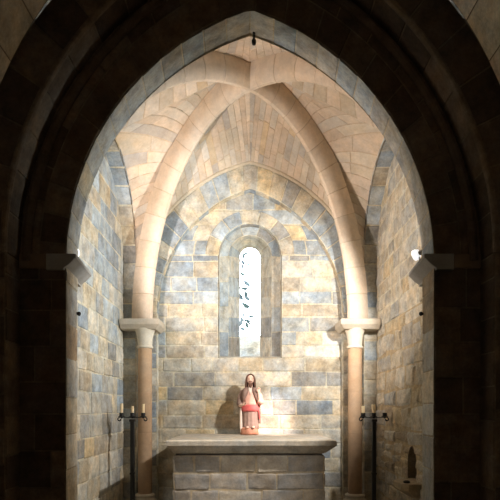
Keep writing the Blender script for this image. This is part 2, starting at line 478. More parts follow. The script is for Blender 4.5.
def bA(th, sx):
    zt = BZ+math.sqrt((BH+BC+BT)**2-BC**2)
    z = ZC0+(zt-ZC0)*math.sin(th)
    x = BH+BT if z < BZ else math.sqrt(max(0, (BH+BC+BT)**2-(z-BZ)**2))-BC
    return V((sx*min(max(0, x), 1.6), YBA+.02, z))
def fA(th, sx):
    zt = FZ+math.sqrt((FH+FC+.16)**2-FC**2)
    z = ZC0+(zt-ZC0)*math.sin(th)
    x = FH+.16 if z < FZ else math.sqrt(max(0, (FH+FC+.16)**2-(z-FZ)**2))-FC
    return V((sx*max(0, x), YJ-.06, z))
cen = to_pt(0, 5.7, 3.2)
def soft(c, k=.6, g=1.0):
    a = PINK[0]; return tuple((x*(1-k)+y*k)*g for x, y in zip(c, a))
pal_web = lambda p: soft(pick([(PINK, 2), (CREAM, 1.3), (PALE, .8), (OCHRE, .3), (GREY, .45)]), .4, .93)
m = MB()
HP = PI/2
def half_cell(A, cx, cy, ln):
    def fn(u, v):
        a = A(v); r = ribc(v, cx, cy, .135)
        p = a.lerp(r, u); p.z += .06*math.sin(PI*max(0, min(1, u)))*math.sin(max(0, v))
        return p
    n_ = 30
    t0 = .075 if cy < YC else 0.0
    cs = [(t0+(HP-t0)*k/n_, t0+(HP-t0)*(k+1)/n_) for k in range(n_)]
    for c_ in cs:
        vm = sum(c_)/2
        w = (A(vm)-ribc(vm, cx, cy, .135)).length
        masonry(m, fn, cen, [c_], const(0), const(1), ln, pal_web, su=max(w, .05), sv=2.1, gap=.004, bev=.004, relief=.005, nu=3, nv=2, rough=.004, mortar=lin(194, 174, 150))
for sx in (-1, 1):
    half_cell(lambda t, sx=sx: sA(t, sx, 1), sx*BCOR[0], BCOR[1], (.35, .7))
    half_cell(lambda t, sx=sx: sA(t, sx, -1), sx*FCOR[0], FCOR[1], (.35, .7))
    half_cell(lambda t, sx=sx: bA(t, sx), sx*BCOR[0], BCOR[1], (.25, .5))
    half_cell(lambda t, sx=sx: fA(t, sx), sx*FCOR[0], FCOR[1], (.25, .5))
CEIL = struct(m.build('ceiling', M_VAULT))

# ribs: each one a thing
RP = [(.084, .16), (.090, .06), (.088, 0), (.076, -.05), (.052, -.094), (.018, -.12), (-.018, -.12), (-.052, -.094), (-.076, -.05), (-.088, 0), (-.090, .06), (-.084, .16)]
def rib(cx, cy, label):
    m = MB(); hor = V((cx, cy-YC, 0)).normalized(); side = V((-hor.y, hor.x, 0))
    def prof(v):
        k = max(0, min(len(RP)-1.0001, v)); i = int(k); f = k-i
        return RP[i][0]*(1-f)+RP[i+1][0]*f, RP[i][1]*(1-f)+RP[i+1][1]*f
    def fn(u, v):
        w, d = prof(v)
        th = min(u, HP+.09)
        return ribc(th, cx, cy, d)+side*w
    masonry(m, fn, lambda p, u, v: (p-ribc(min(u, HP+.09), cx, cy, .02)), [(0, len(RP)-1)], const(.075 if cy < YC else 0), const(HP+.08), (.28, .34),
            lambda p: soft(pick([(PINK, 1.5), (CREAM, 2), (PALE, 1.2)]), .75), su=2.3, sv=.06, gap=.003, bev=.004, relief=.005, nu=4, nv=len(RP)-1, gv=False, even=True, mortar=lin(192, 172, 148))
    o = m.build('vault_rib', M_SMOOTH, CEIL); o['label'] = label
rib(-BCOR[0], BCOR[1], 'pale stone rib curving up from the left corner column to the crossing')
rib(BCOR[0], BCOR[1], 'pale stone rib curving up from the right corner column to the crossing')
rib(-FCOR[0], FCOR[1], 'pale stone rib running from the crossing behind the left side of the entrance arch')
rib(FCOR[0], FCOR[1], 'pale stone rib running from the crossing behind the right side of the entrance arch')

# ------------------------------------------------------------------ corner columns: base, shaft, capital, abacus
def column(sx, label):
    root = empty('corner_column', (sx*1.417, 6.75, 0)); tag(root, label, 'column', 'corner columns of the chapel', 'thing')
    pl = lambda p: pick([(PINK, 1.6), (CREAM, 1.0)])
    c1 = lin(184, 155, 126); c0 = CREAM[2]
    m = MB(); m.box(-.16, .16, -.16, .2, 0, .22, .012, c0)
    m.lathe([(.155, .22), (.155, .25), (.165, .27), (.155, .295), (.13, .305), (.122, .325), (.13, .34), (.135, .355), (.125, .37), (.11, .378)], 28, col=c0)
    m.build('base', M_SMOOTH, root)
    m = MB(); z = .37
    for h in (.82, .55, .6):
        z1 = min(z+h, 2.335)
        q = rnd.uniform(.93, 1.06); cc = tuple(k*q for k in c1)
        m.lathe([(.09, z), (.093, z+.005), (.093, z1-.005), (.09, z1)], 32, col=cc); z = z1
    m.build('shaft', M_SMOOTH, root, smooth=False)
    m = MB()
    m.lathe([(.093, 2.325), (.108, 2.332), (.112, 2.345), (.106, 2.358), (.096, 2.364), (.096, 2.39), (.101, 2.45), (.112, 2.51), (.128, 2.56), (.14, 2.585), (.14, 2.59)], 32, col=c0)
    m.build('capital', M_SMOOTH, root)
    # moulded abacus, running across the pier strip and returning along the wall
    m = MB()
    prof = [(0, 2.575), (.012, 2.585), (.03, 2.61), (.05, 2.63), (.055, 2.65), (.055, 2.70), (.045, 2.706)]
    rings = []
    a0, a1 = sorted((sx*.30, -sx*.165))
    for q, z in prof: rings.append([(a0, -.12-q, z), (a1+(q if sx < 0 else 0), -.12-q, z), (a1+(q if sx < 0 else 0), .30, z), (a0-(0 if sx < 0 else 0), .30, z)] if sx < 0 else
                                   [(a0-q, -.12-q, z), (a1, -.12-q, z), (a1, .30, z), (a0-q, .30, z)])
    m.loft(rings, CREAM[3])
    m.build('abacus', M_SMOOTH, root)
    # small corbelled return under the wall arch
    m = MB(); rings = []
    for q, z in [(0, 2.56), (.02, 2.60), (.05, 2.645), (.055, 2.66), (.055, 2.70)]:
        e0, e1 = sorted((-sx*.08, -sx*(.118+q))); rings.append([(e0, .17-q, z), (e1, .17-q, z), (e1, .325, z), (e0, .325, z)])
    m.loft(rings, CREAM[0]); m.build('corbel', M_SMOOTH, root)
column(-1, 'slender round stone column with plain capital in the left corner, lit pale')
column(1, 'slender round stone column with plain capital in the right corner, nearer the niche')

# ------------------------------------------------------------------ entrance arch: soffit, jambs, faces
m = MB()
AL = arch_len(FH, FC)
def soff(u, v):
    k = (v-YF)/(YJ-YF); ap = 1-abs(2*u-1)
    x, z = arch(u, FH, FC, FZ, (.034+.045*ap)*k); return V((x, v, z))
pal_soff = lambda p: pick([(GREY, 1.6), (BLUE, .8 if p.z > 3.6 else .1), (CREAM, .05 if p.z > 3.6 else 1.2)])
masonry(m, soff, lambda p, u, v: V((-p.x, 0, 2.8-p.z)), [(YF, YJ)], const(0), const(.5), (.2, .24), pal_soff, su=AL, nu=4, nv=2, even=True, gap=.006, bev=.006, relief=.006, rough=.004, gv=False, mortar=lin(190, 178, 158))
masonry(m, soff, lambda p, u, v: V((-p.x, 0, 2.8-p.z)), [(YF, YJ)], const(.5), const(1), (.2, .24), pal_soff, su=AL, nu=4, nv=2, even=True, gap=.006, bev=.006, relief=.006, rough=.004, gv=False, mortar=lin(190, 178, 158))
pal_jamb = lambda p: pick([(CREAM, 1.6), (GREY, 1.2), (BROWN, .5), (PALE, .3)])
for sx in (-1, 1):
    jr = rows(0, FZ, .28, .36)
    masonry(m, lambda u, v, sx=sx: V((sx*(FH+.034*(u-YF)/(YJ-YF)), u, v)), dirc(-sx, 0, 0), jr, const(YF), const(YJ), (.6, .7), pal_jamb, nu=2, nv=2, relief=.005, rough=.005, gap=.005, mortar=lin(170, 156, 134), gu=False)
struct(m.build('trim_5', M_STONE))

# nave wall face around the arch (jamb piers, spandrel) and its recessed outer order
OH, OC = 1.96, .84; YO = 4.0
NAVE_DIM = [lin(122, 103, 85), lin(108, 91, 75), lin(132, 112, 92), lin(98, 82, 68)]  # nave stone colour darkened so bounced chapel light leaves the face dim
pal_nave = lambda p: pick([(NAVE_DIM, 1)])
m = MB()
nm = dict(mortar=MORT_D, relief=.008, rough=.008, gap=.006, bev=.006)
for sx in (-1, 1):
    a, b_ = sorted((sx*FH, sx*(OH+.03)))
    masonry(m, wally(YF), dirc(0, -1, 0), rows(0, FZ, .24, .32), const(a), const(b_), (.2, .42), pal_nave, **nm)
FAL = arch_len(FH, FC, .2)
def face_in(u, v):
    x0, z0 = arch(u, FH, FC, FZ); x1, z1 = arch(u, OH, OC, FZ, .04)
    return V((x0+(x1-x0)*v, YF, z0+(z1-z0)*v))
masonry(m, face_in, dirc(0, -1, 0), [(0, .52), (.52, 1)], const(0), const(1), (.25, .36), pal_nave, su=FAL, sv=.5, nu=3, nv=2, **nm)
struct(m.build('wall_front', M_STONE))
m = MB()
OL = arch_len(OH, OC)
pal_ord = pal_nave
def osoff(u, v): x, z = arch(u, OH, OC, FZ); return V((x, v, z))
def oface(u, v): x, z = arch(u, OH, OC, FZ, v); return V((x, YO, z))
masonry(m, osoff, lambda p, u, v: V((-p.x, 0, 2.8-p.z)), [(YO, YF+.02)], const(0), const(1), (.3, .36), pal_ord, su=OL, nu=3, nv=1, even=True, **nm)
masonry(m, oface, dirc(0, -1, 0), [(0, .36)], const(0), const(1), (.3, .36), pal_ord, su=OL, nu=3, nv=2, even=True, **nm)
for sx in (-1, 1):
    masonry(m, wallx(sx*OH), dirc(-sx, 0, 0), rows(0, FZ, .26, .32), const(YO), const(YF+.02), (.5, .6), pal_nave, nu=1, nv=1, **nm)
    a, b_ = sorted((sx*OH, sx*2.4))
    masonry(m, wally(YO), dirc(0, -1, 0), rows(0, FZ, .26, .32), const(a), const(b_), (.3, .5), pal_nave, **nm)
# roll moulding on the arris of the outer order
pth = [(lambda q: V((q[0], YO+.005, q[1])))(arch(k/80, OH, OC, FZ, .015)) for k in range(81)]
m.tube(pth, .028, 10, NAVE_DIM[2])
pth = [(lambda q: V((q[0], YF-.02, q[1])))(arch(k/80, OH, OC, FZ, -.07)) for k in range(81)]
m.tube(pth, .04, 10, NAVE_DIM[1])
struct(m.build('trim_6', M_STONE))
# chapel side of the front wall, closing the space above and beside the arch
m = MB(); pts = []
for k in range(61):
    x, z = arch(k/60, FH, FC, FZ, .05); x1, z1 = arch(k/60, FH+.25, FC, FZ, .1)
    pts += [V((x, YJ, z)), V((x1, YJ, z1+.1))]
o_ = len(m.v); m.v.extend(pts)
for k in range(60): m.face((o_+2*k, o_+2*k+1, o_+2*k+3, o_+2*k+2), CREAM[1])
for sx in (-1, 1):
    n0 = len(m.v); m.v.extend([V((sx*1.599, YJ, 0)), V((sx*1.85, YJ, 0)), V((sx*1.85, YJ, FZ+.1)), V((sx*1.599, YJ, FZ+.1))]); m.face((n0, n0+1, n0+2, n0+3), CREAM[1])
struct(m.build('wall_front_inner', M_STONE))

# impost blocks: one on each jamb
def impost(sx, label):
    m = MB()
    prof = [(1.72, 2.82), (1.478, 2.82), (1.472, 2.815), (1.472, 2.785), (1.485, 2.777), (1.50, 2.76), (1.525, 2.735), (1.55, 2.715), (1.572, 2.70), (1.572, 2.685), (1.72, 2.685)]
    ys = [YF-.035, YF-.03, 4.4, 4.6, 4.80, 4.805]
    rings = []
    for i, y in enumerate(ys):
        sh = .006 if i in (0, len(ys)-1) else 0
        rings.append([(sx*(x+(sh+.034*(y-YF)/(YJ-YF) if x < 1.7 else 0)), y, z-(sh if z > 2.8 else 0)+.002*noise.noise(V((x*5, y*6, z)))) for x, z in prof])
    m.loft(rings, GREY[1])
    # plain return along the nave face
    a, b_ = sorted((sx*1.72, sx*1.955))
    m.box(a, b_, YF-.033, YF+.02, 2.70, 2.82, .01, NAVE_DIM[2])
    o = m.build('impost_block', M_SMOOTH); tag(o, label, 'impost', 'imposts of the entrance arch')
impost(-1, 'moulded stone impost at the left springing of the entrance arch, nothing on it')
impost(1, 'moulded stone impost at the right springing of the entrance arch, bright spotlight on top')

# ------------------------------------------------------------------ nave around the viewer
m = MB()
NHF, NCF = 2.10, .975
Y0N, Y1N = 1.7, 3.74
pal_nv = lambda p: pick([(CREAM, 1.5), (BROWN, .8), (PINK, .5)])
NL = arch_len(NHF, NCF)
cs = [(Y0N+(Y1N-Y0N)*k/6, Y0N+(Y1N-Y0N)*(k+1)/6) for k in range(3)]
n_ = 22
for k in range(n_):
    def nv_fn(u, v): x, z = arch(v, NHF, NCF, FZ); return V((x, u, z))
    masonry(m, nv_fn, to_pt(0, 2, 2.5), [(k/n_, (k+1)/n_)], const(Y0N), const(Y1N), (.5, .9), pal_nv, sv=NL, nu=2, nv=2, gap=.005, bev=.005, relief=.006, rough=.004, mortar=MORT_D)
for sx in (-1, 1):
    n0 = len(m.v); m.v.extend([V((sx*NHF, Y0N, 0)), V((sx*NHF, Y1N, 0)), V((sx*NHF, Y1N, FZ)), V((sx*NHF, Y0N, FZ))]); m.face((n0, n0+1, n0+2, n0+3), BROWN[0])
# end of the web, turned towards the wall
pts = []
for k in range(61):
    x, z = arch(k/60, NHF, NCF, FZ); x1, z1 = arch(k/60, NHF, NCF, FZ, .5); pts += [V((x, Y1N, z)), V((x1, Y1N, z1))]
o_ = len(m.v); m.v.extend(pts)
for k in range(60): m.face((o_+2*k, o_+2*k+1, o_+2*k+3, o_+2*k+2), BROWN[1])
for sx in (-1, 1):
    n0 = len(m.v); m.v.extend([V((sx*NHF, Y1N, 0)), V((sx*2.6, Y1N, 0)), V((sx*2.6, Y1N, FZ)), V((sx*NHF, Y1N, FZ))]); m.face((n0, n0+1, n0+2, n0+3), BROWN[1])
struct(m.build('ceiling_nave', M_STONE))
m = MB(); n0 = 0; m.v.extend([V((-5, -8, 0)), V((5, -8, 0)), V((5, -8, 8)), V((-5, -8, 8))]); m.face((0, 1, 2, 3), BROWN[0])
struct(m.build('wall_nave_end', M_STONE))
m = MB()   # outer shell that keeps daylight out of the masonry's back
def quad(*p):
    n0 = len(m.v); m.v.extend([V(q) for q in p]); m.face((n0, n0+1, n0+2, n0+3), DARKST[0])
quad((-5, -8, 8), (5, -8, 8), (5, 8.3, 8), (-5, 8.3, 8))
for sx in (-1, 1): quad((sx*5, -8, -.05), (sx*5, 8.3, -.05), (sx*5, 8.3, 8), (sx*5, -8, 8))
# outer leaf of the back wall, with the slit left open
ys = 8.3
quad((-5, ys, -.05), (5, ys, -.05), (5, ys, 2.6), (-5, ys, 2.6))
quad((-5, ys, 4.26), (5, ys, 4.26), (5, ys, 8), (-5, ys, 8))
for sx in (-1, 1): quad((sx*.185, ys, 2.6), (sx*5, ys, 2.6), (sx*5, ys, 4.26), (sx*.185, ys, 4.26))
struct(m.build('wall_outer', M_STONE))

# floor of worn flags
m = MB()
masonry(m, lambda u, v: V((u, v, 0)), dirc(0, 0, 1), rows(-7.98, 7.1, .45, .6), const(-4.98), const(4.98), (.5, .9), lambda p: pick([(GREY, 1), (CREAM, 2), (PALE, 1)]), relief=.002, rough=.002, gap=.006, nu=1, nv=1, mortar=MORT_D, back=-.006)
struct(m.build('floor', M_STONE))

# ------------------------------------------------------------------ altar
AX0, AX1 = -.924, .957; AY0 = 5.50; AT = 1.165
alt = empty('altar', (0.01, 6.3, 0)); tag(alt, 'stone altar with chamfered grey slab on a masonry block below the window', 'altar')
ox, oy = .01, 6.3
m = MB(); n_ = 40
def ring_(x0, x1, y0, y1, z):
    r = []
    for k in range(n_): r.append((x0+(x1-x0)*k/n_, y0, z))
    for k in range(16): r.append((x1, y0+(y1-y0)*k/16, z))
    for k in range(n_): r.append((x1-(x1-x0)*k/n_, y1, z))
    for k in range(16): r.append((x0, y1-(y1-y0)*k/16, z))
    return [(x-ox+.004*noise.noise(V((x*4, y*4, z*9))), y-oy+.004*noise.noise(V((x*4+9, y*4, z*9))), z+.003*noise.noise(V((x*3, y*3, 5)))) for x, y, z in r]
SL = [lin(192, 182, 168)]
yb = YB-.03
m.loft([ring_(-.845, .825, AY0+.105, yb, 1.012), ring_(-.86, .845, AY0+.085, yb, 1.022), ring_(AX0+.012, AX1-.015, AY0+.012, yb, 1.098), ring_(AX0, AX1, AY0, yb, 1.108),
        ring_(AX0, AX1, AY0, yb, AT-.008), ring_(AX0+.01, AX1-.01, AY0+.01, yb, AT)], SL[0])
m.build('slab', M_ALTAR, alt)
m = MB(); BX0, BX1, BY0 = -.858, .836, 5.62
ALT = [lin(168, 160, 151), lin(156, 149, 141), lin(176, 165, 150), lin(148, 140, 131)]
pal_alt = lambda p: pick([(ALT, 1)])
cr = [(0, .225), (.225, .42), (.42, .60), (.60, .795), (.795, .988)]
masonry(m, lambda u, v: V((u-ox, BY0-oy, v)), dirc(0, -1, 0), cr, const(BX0), const(BX1), (.28, .5), pal_alt, rough=.014, jit=.014, nu=5, nv=5, relief=.008, bev=.014, gap=.007, mortar=lin(178, 162, 138))
for sx, X in ((-1, BX0), (1, BX1)):
    masonry(m, lambda u, v, X=X: V((X-ox, u-oy, v)), dirc(sx, 0, 0), cr, const(BY0), const(7.07), (.28, .5), pal_alt, rough=.012, jit=.006, nu=3, nv=3, relief=.012, mortar=lin(158, 142, 118))
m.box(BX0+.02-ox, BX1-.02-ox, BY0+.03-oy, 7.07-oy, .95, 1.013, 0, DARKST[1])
m.build('base', M_ALTAR, alt)

# ------------------------------------------------------------------ holy figure on the altar
def ellring(cx, cy, z, rx, ry, n=40, fold=0.0, nf=9, ph=0.0, pw=2.0):
    r = []
    for k in range(n):
        a = 2*PI*k/n; c, s = math.cos(a), math.sin(a)
        q = 1+fold*math.sin(nf*a+ph)+fold*.5*math.sin((nf*2+1)*a+ph*2)
        ex = 2/pw
        r.append((cx+rx*q*math.copysign(abs(c)**ex, c), cy+ry*q*math.copysign(abs(s)**ex, s), z))
    return r
st = empty('statue', (.0, 6.78, AT+.004)); st.scale = (1, 1, .978); tag(st, 'small painted statue of a bearded robed figure with a red sash on the altar', 'statue')
PM = lambda n, c, **k: plain(n, c, rough=k.get('rough', .6), mott=k.get('mott', .35), scale=k.get('scale', 26), bump=.25)
P_SKIN = PM('painted_skin', (240, 200, 178), mott=.12); P_HAIR = PM('painted_hair', (104, 70, 54)); P_PINK = PM('painted_tunic', (240, 186, 166), mott=.18)
P_CLOAK = PM('painted_cloak', (148, 120, 107)); P_SASH = PM('painted_sash', (208, 98, 94), mott=.2); P_SKIRT = PM('painted_skirt', (156, 128, 115)); P_BASE = PM('painted_rock', (190, 130, 102), mott=.45, scale=18)
P_DARK = PM('painted_dark', (50, 34, 28)); P_WHITE = PM('painted_white', (240, 222, 206), mott=.1)
# rocky base
m = MB(); rg = []
for z, q in ((0, 1.0), (.02, 1.04), (.05, 1.0), (.08, .95), (.10, .85)):
    rg.append([(x*(1+.10*noise.noise(V((x*22, y*22, z*20)))), y*(1+.10*noise.noise(V((x*22+7, y*22, z*20)))), zz) for x, y, zz in ellring(-.006, 0, z, .118*q, .105*q, 40, .03, 7, z*30, 2.6)])
m.loft(rg); m.build('rock_base', P_BASE, st, smooth=True)
# skirt
m = MB()
m.loft([ellring(.004, 0, z, rx, ry, 60, f, 13, ph) for z, rx, ry, f, ph in ((.075, .110, .095, .05, 0), (.10, .112, .096, .055, .1), (.17, .112, .093, .05, .25), (.24, .112, .09, .04, .3), (.30, .114, .088, .03, .3), (.35, .116, .086, .02, .2))])
m.build('skirt', P_SKIRT, st, smooth=True)
# sash, thick and tied, with a hanging end
m = MB()
m.loft([ellring(.002, -.002, z, rx, ry, 60, .014, 5, z*40, 2.3) for z, rx, ry in ((.318, .112, .088), (.322, .126, .098), (.345, .132, .103), (.372, .130, .101), (.392, .128, .099), (.408, .122, .094), (.412, .108, .084))])
m.build('sash', P_SASH, st, smooth=True)
# tunic: waist to shoulders
m = MB()
m.loft([ellring(.003, 0, z, rx, ry, 60, f, 11, .4, 2.2) for z, rx, ry, f in ((.38, .112, .088, .02), (.44, .106, .086, .025), (.50, .105, .085, .02), (.56, .108, .082, .015), (.60, .102, .072, .01), (.632, .075, .055, 0), (.65, .042, .04, 0))])
m.build('tunic', P_PINK, st, smooth=True)
# body: head with face, neck, trunk core, arms and hands in one mesh
def head_pts(bm_, hz=.752, hx=.006):
    nu, nv = 36, 28; pts = []
    for j in range(nv):
        t = PI*j/(nv-1)
        for i in range(nu):
            a = 2*PI*i/nu
            d = V((math.sin(t)*math.cos(a), math.sin(t)*math.sin(a), -math.cos(t)))
            rx, ry, rz = .048, .056, .072
            if d.z < 0: rx *= 1-.28*(-d.z)**1.5; ry *= 1-.15*(-d.z)
            p = V((d.x*rx, d.y*ry, d.z*rz))
            fr_ = max(0, -d.y)
            g_ = lambda cx, cz, sx, sz: math.exp(-((p.x-cx)/sx)**2-((p.z-cz)/sz)**2)*(fr_**1.5)
            p.y -= .016*g_(0, -.010, .008, .016)+.006*g_(0, .006, .007, .02)       # nose
            p.y += .009*g_(.019, .006, .011, .008)+.009*g_(-.019, .006, .011, .008)  # eye sockets
            p.y -= .004*g_(.018, .022, .016, .006)+.004*g_(-.018, .022, .016, .006)  # brows
            p.y -= .004*g_(0, -.033, .012, .005); p.y -= .006*g_(0, -.055, .014, .012)
            p.y -= .003*g_(.026, -.014, .012, .012)+.003*g_(-.026, -.014, .012, .012)
            pts.append(p+V((hx, -.008, hz)))
    bm_.grid(pts, nu, nv, None, True)
m = MB(); head_pts(m)
for e in (-1, 1):   # ears
    m.loft([[(.006+e*(.046+q), .002+r*math.cos(2*PI*k/10)*.6, .752+r*math.sin(2*PI*k/10)) for k in range(10)] for q, r in ((-.006, .012), (.004, .016), (.008, .011))])
m.loft([ellring(.004, 0, z, r, r, 20) for z, r in ((.60, .05), (.64, .036), (.67, .032), (.71, .034))])
m.loft([ellring(.003, 0, z, rx, ry, 24) for z, rx, ry in ((.12, .09, .07), (.3, .09, .07), (.5, .09, .065), (.62, .07, .05))])
def limb(path, rad): m.tube(path, rad, 12)
# arm on the viewer's right: elbow out, forearm raised across the breast, hand lifted
limb([(.095, .0, .59), (.13, -.015, .52), (.142, -.03, .44), (.138, -.06, .44), (.128, -.085, .50), (.120, -.098, .555), (.118, -.102, .575)], [.034, .036, .034, .033, .026, .019, .017])
# arm on the viewer's left: hangs, forearm forward, hand at the waist
limb([(-.095, .0, .59), (-.13, -.01, .50), (-.138, -.02, .42), (-.128, -.06, .40), (-.11, -.09, .405), (-.10, -.105, .41)], [.034, .036, .034, .028, .02, .017])
def hand(w, up_, side, nrm_, curl):
    w, up_, side, nrm_ = V(w), V(up_).normalized(), V(side).normalized(), V(nrm_).normalized()
    rings = []
    for q, wd, th in ((-.008, .013, .011), (.006, .018, .011), (.022, .022, .0105), (.034, .021, .009), (.038, .018, .006)):
        c = w+up_*q
        rings.append([tuple(c+side*wd*math.cos(2*PI*k/14)+nrm_*th*math.sin(2*PI*k/14)) for k in range(14)])
    m.loft(rings)
    for i, (o_, l_) in enumerate(((-.0155, .030), (-.0052, .036), (.0052, .034), (.0155, .026))):
        p0 = w+up_*.032+side*o_; c1 = curl*(1+.15*i)
        d1 = (up_*math.cos(c1*.4)+nrm_*math.sin(c1*.4)); d2 = up_*math.cos(c1)+nrm_*math.sin(c1); d3 = up_*math.cos(c1*1.5)+nrm_*math.sin(c1*1.5)
        p1 = p0+d1*l_*.45; p2 = p1+d2*l_*.32; p3 = p2+d3*l_*.25
        m.tube([p0, p1, p2, p3], [.0056, .0054, .005, .0036], 8)
    p0 = w+up_*.008-side*.014
    m.tube([p0, p0+up_*.012-side*.012, p0+up_*.026-side*.014+nrm_*.006], [.007, .006, .0042], 8)
hand((.117, -.104, .582), (0.05, .0, 1), (1, .2, 0), (0, -1, 0), .35)
hand((-.097, -.109, .412), (.85, -.35, .2), (0, -.3, -1), (-.2, -1, 0), .9)
m.build('body', P_SKIN, st, smooth=True)
for e in (-1, 1):
    m = MB(); m.loft([ellring(.006+e*.018, -.0545+.004, .752+.005+dz, r, r*.6, 12) for dz, r in ((-.006, .002), (-.003, .0075), (0, .009), (.003, .0075), (.006, .002))]); m.build('eye', P_DARK, st, smooth=True)
    m = MB(); m.tube([(.006+e*.008, -.060, .774), (.006+e*.02, -.058, .778), (.006+e*.032, -.048, .772)], [.0022, .003, .0018], 8); m.build('eyebrow', P_HAIR, st, smooth=True)
m = MB(); m.tube([(-.008, -.058, .7205), (.006, -.0635, .722), (.020, -.058, .7205)], [.002, .0036, .002], 8); m.build('mouth', PM('painted_lips', (176, 84, 76)), st, smooth=True)
# hair: cap and long locks beside the face, behind to the shoulders
m = MB(); nu, nv = 40, 22; pts = []
for j in range(nv):
    t = j/(nv-1)
    for i in range(nu):
        a = -PI*.5+.92+(2*PI-1.84)*i/(nu-1)      # open at the face
        if t < .45:
            ph = (t/.45)*PI*.5; rr_ = math.sin(ph); zz = .752+.012+.066*math.cos(ph)
            open_ = 1.0
            aa = a if t > .2 else -PI*.5+(.92*(t/.2))+(2*PI-2*.92*(t/.2))*i/(nu-1)
            p = V((.006+.054*rr_*math.cos(aa), .002+.062*rr_*math.sin(aa), zz))
        else:
            k = (t-.45)/.55
            p = V((.006+(.054+.006*math.sin(k*PI)+.004*k)*math.cos(a), .004+(.062+.004*k)*math.sin(a), .764-.145*k))
        w = .003*math.sin(a*17+t*6)
        p += V((math.cos(a)*w, math.sin(a)*w, 0)); pts.append(p)
m.grid(pts, nu, nv, None)
ho = m.build('hair', P_HAIR, st, smooth=True); so = ho.modifiers.new('thick', 'SOLIDIFY'); so.thickness = .012; so.offset = -1
m = MB(); m.loft([ellring(.006, cy, z, rx, ry, 24, .05, 8) for z, cy, rx, ry in ((.642, -.050, .008, .008), (.656, -.050, .016, .013), (.678, -.048, .024, .017), (.695, -.044, .030, .018), (.708, -.036, .038, .016), (.722, -.022, .042, .012))])
m.build('beard', P_HAIR, st, smooth=True)
m = MB(); m.tube([(-.016, -.055, .724), (-.004, -.063, .7305), (.006, -.0635, .731), (.016, -.063, .7305), (.028, -.055, .724)], [.002, .0045, .004, .0045, .002], 8); m.build('moustache', P_HAIR, st, smooth=True)
# cloak: over both shoulders, open at the breast, falling behind
m = MB(); nu, nv = 48, 20; pts = []
for j in range(nv):
    t = j/(nv-1); z = .655-.50*t
    for i in range(nu):
        s = i/(nu-1); op = .34+.75*min(1, t*3.2)
        a = -PI*.5+op+(2*PI-2*op)*s
        sh = min(1, (t/.16))**.5
        rx = .05+.085*sh+.004*t; ry = .045+.05*sh+.006*t
        f = 1+.035*math.sin(a*15+t*3)*sh
        pts.append(V((.003+rx*f*math.cos(a), .006+ry*f*math.sin(a), z+.004*math.sin(a*9))))
m.grid(pts, nu, nv, None)
ck = m.build('cloak', P_CLOAK, st, smooth=True); so = ck.modifiers.new('thick', 'SOLIDIFY'); so.thickness = .012; so.offset = 1
# sleeves, lapels, hanging cloth
for e in (-1, 1):
    m = MB()
    if e > 0: m.tube([(.09, .0, .605), (.125, -.012, .53), (.14, -.03, .45), (.143, -.062, .438), (.134, -.084, .49)], [.04, .046, .046, .043, .036], 16)
    else: m.tube([(-.09, .0, .605), (-.125, -.008, .51), (-.136, -.02, .43), (-.128, -.06, .40)], [.04, .046, .046, .04], 16)
    m.build('sleeve', P_PINK if e > 0 else P_CLOAK, st, smooth=True)
    m = MB(); m.loft([[(.004+e*(x0+dx), y+dy, z) for dx, dy in ((0, 0), (w*.5, -.012), (w, 0), (w*.9, .014), (w*.1, .014))] for x0, w, y, z in ((.018, .06, -.045, .648), (.02, .085, -.068, .61), (.034, .08, -.082, .56), (.058, .055, -.086, .51), (.085, .02, -.08, .46))])
    m.build('lapel', P_CLOAK, st, smooth=True)
m = MB(); m.loft([[(x+dx*q, y+dy*q, z) for dx, dy in ((-.014, 0), (-.006, -.012), (.004, -.004), (.014, -.010), (.016, .006), (0, .012))] for x, y, z, q in ((-.122, -.05, .37, .8), (-.126, -.055, .30, 1.1), (-.124, -.05, .2, 1.2), (-.122, -.045, .1, 1.25), (-.118, -.04, .03, 1.1))])
m.build('hanging_cloth', P_WHITE, st, smooth=True)
m = MB(); m.loft([[(x+dx*q, y+dy*q, z) for dx, dy in ((-.012, 0), (-.006, -.01), (.004, -.004), (.012, -.009), (.014, .006), (0, .01))] for x, y, z, q in ((.112, -.06, .37, .9), (.124, -.058, .31, 1.1), (.126, -.054, .25, 1.1), (.122, -.05, .21, .7))])
m.build('sash_end', P_SASH, st, smooth=True)
m = MB(); m.loft([[(.004+dx*w, y-.002, z) for dx in (-1, -.5, 0, .5, 1)]+[(.004+dx*w, y+.02, z) for dx in (1, .5, 0, -.5, -1)] for w, y, z in ((.005, -.088, .55), (.016, -.080, .59), (.024, -.066, .625), (.02, -.046, .65))])
m.build('neckline', P_WHITE, st, smooth=True)
for e in (-1, 1):
    m = MB(); m.loft([ellring(.004+e*.04, -.10+cy, .10+z, rx, ry, 16) for z, cy, rx, ry in ((-.006, 0, .016, .026), (.0, 0, .019, .03), (.01, .006, .018, .025), (.02, .014, .014, .016))]); m.build('foot', P_SKIN, st, smooth=True)

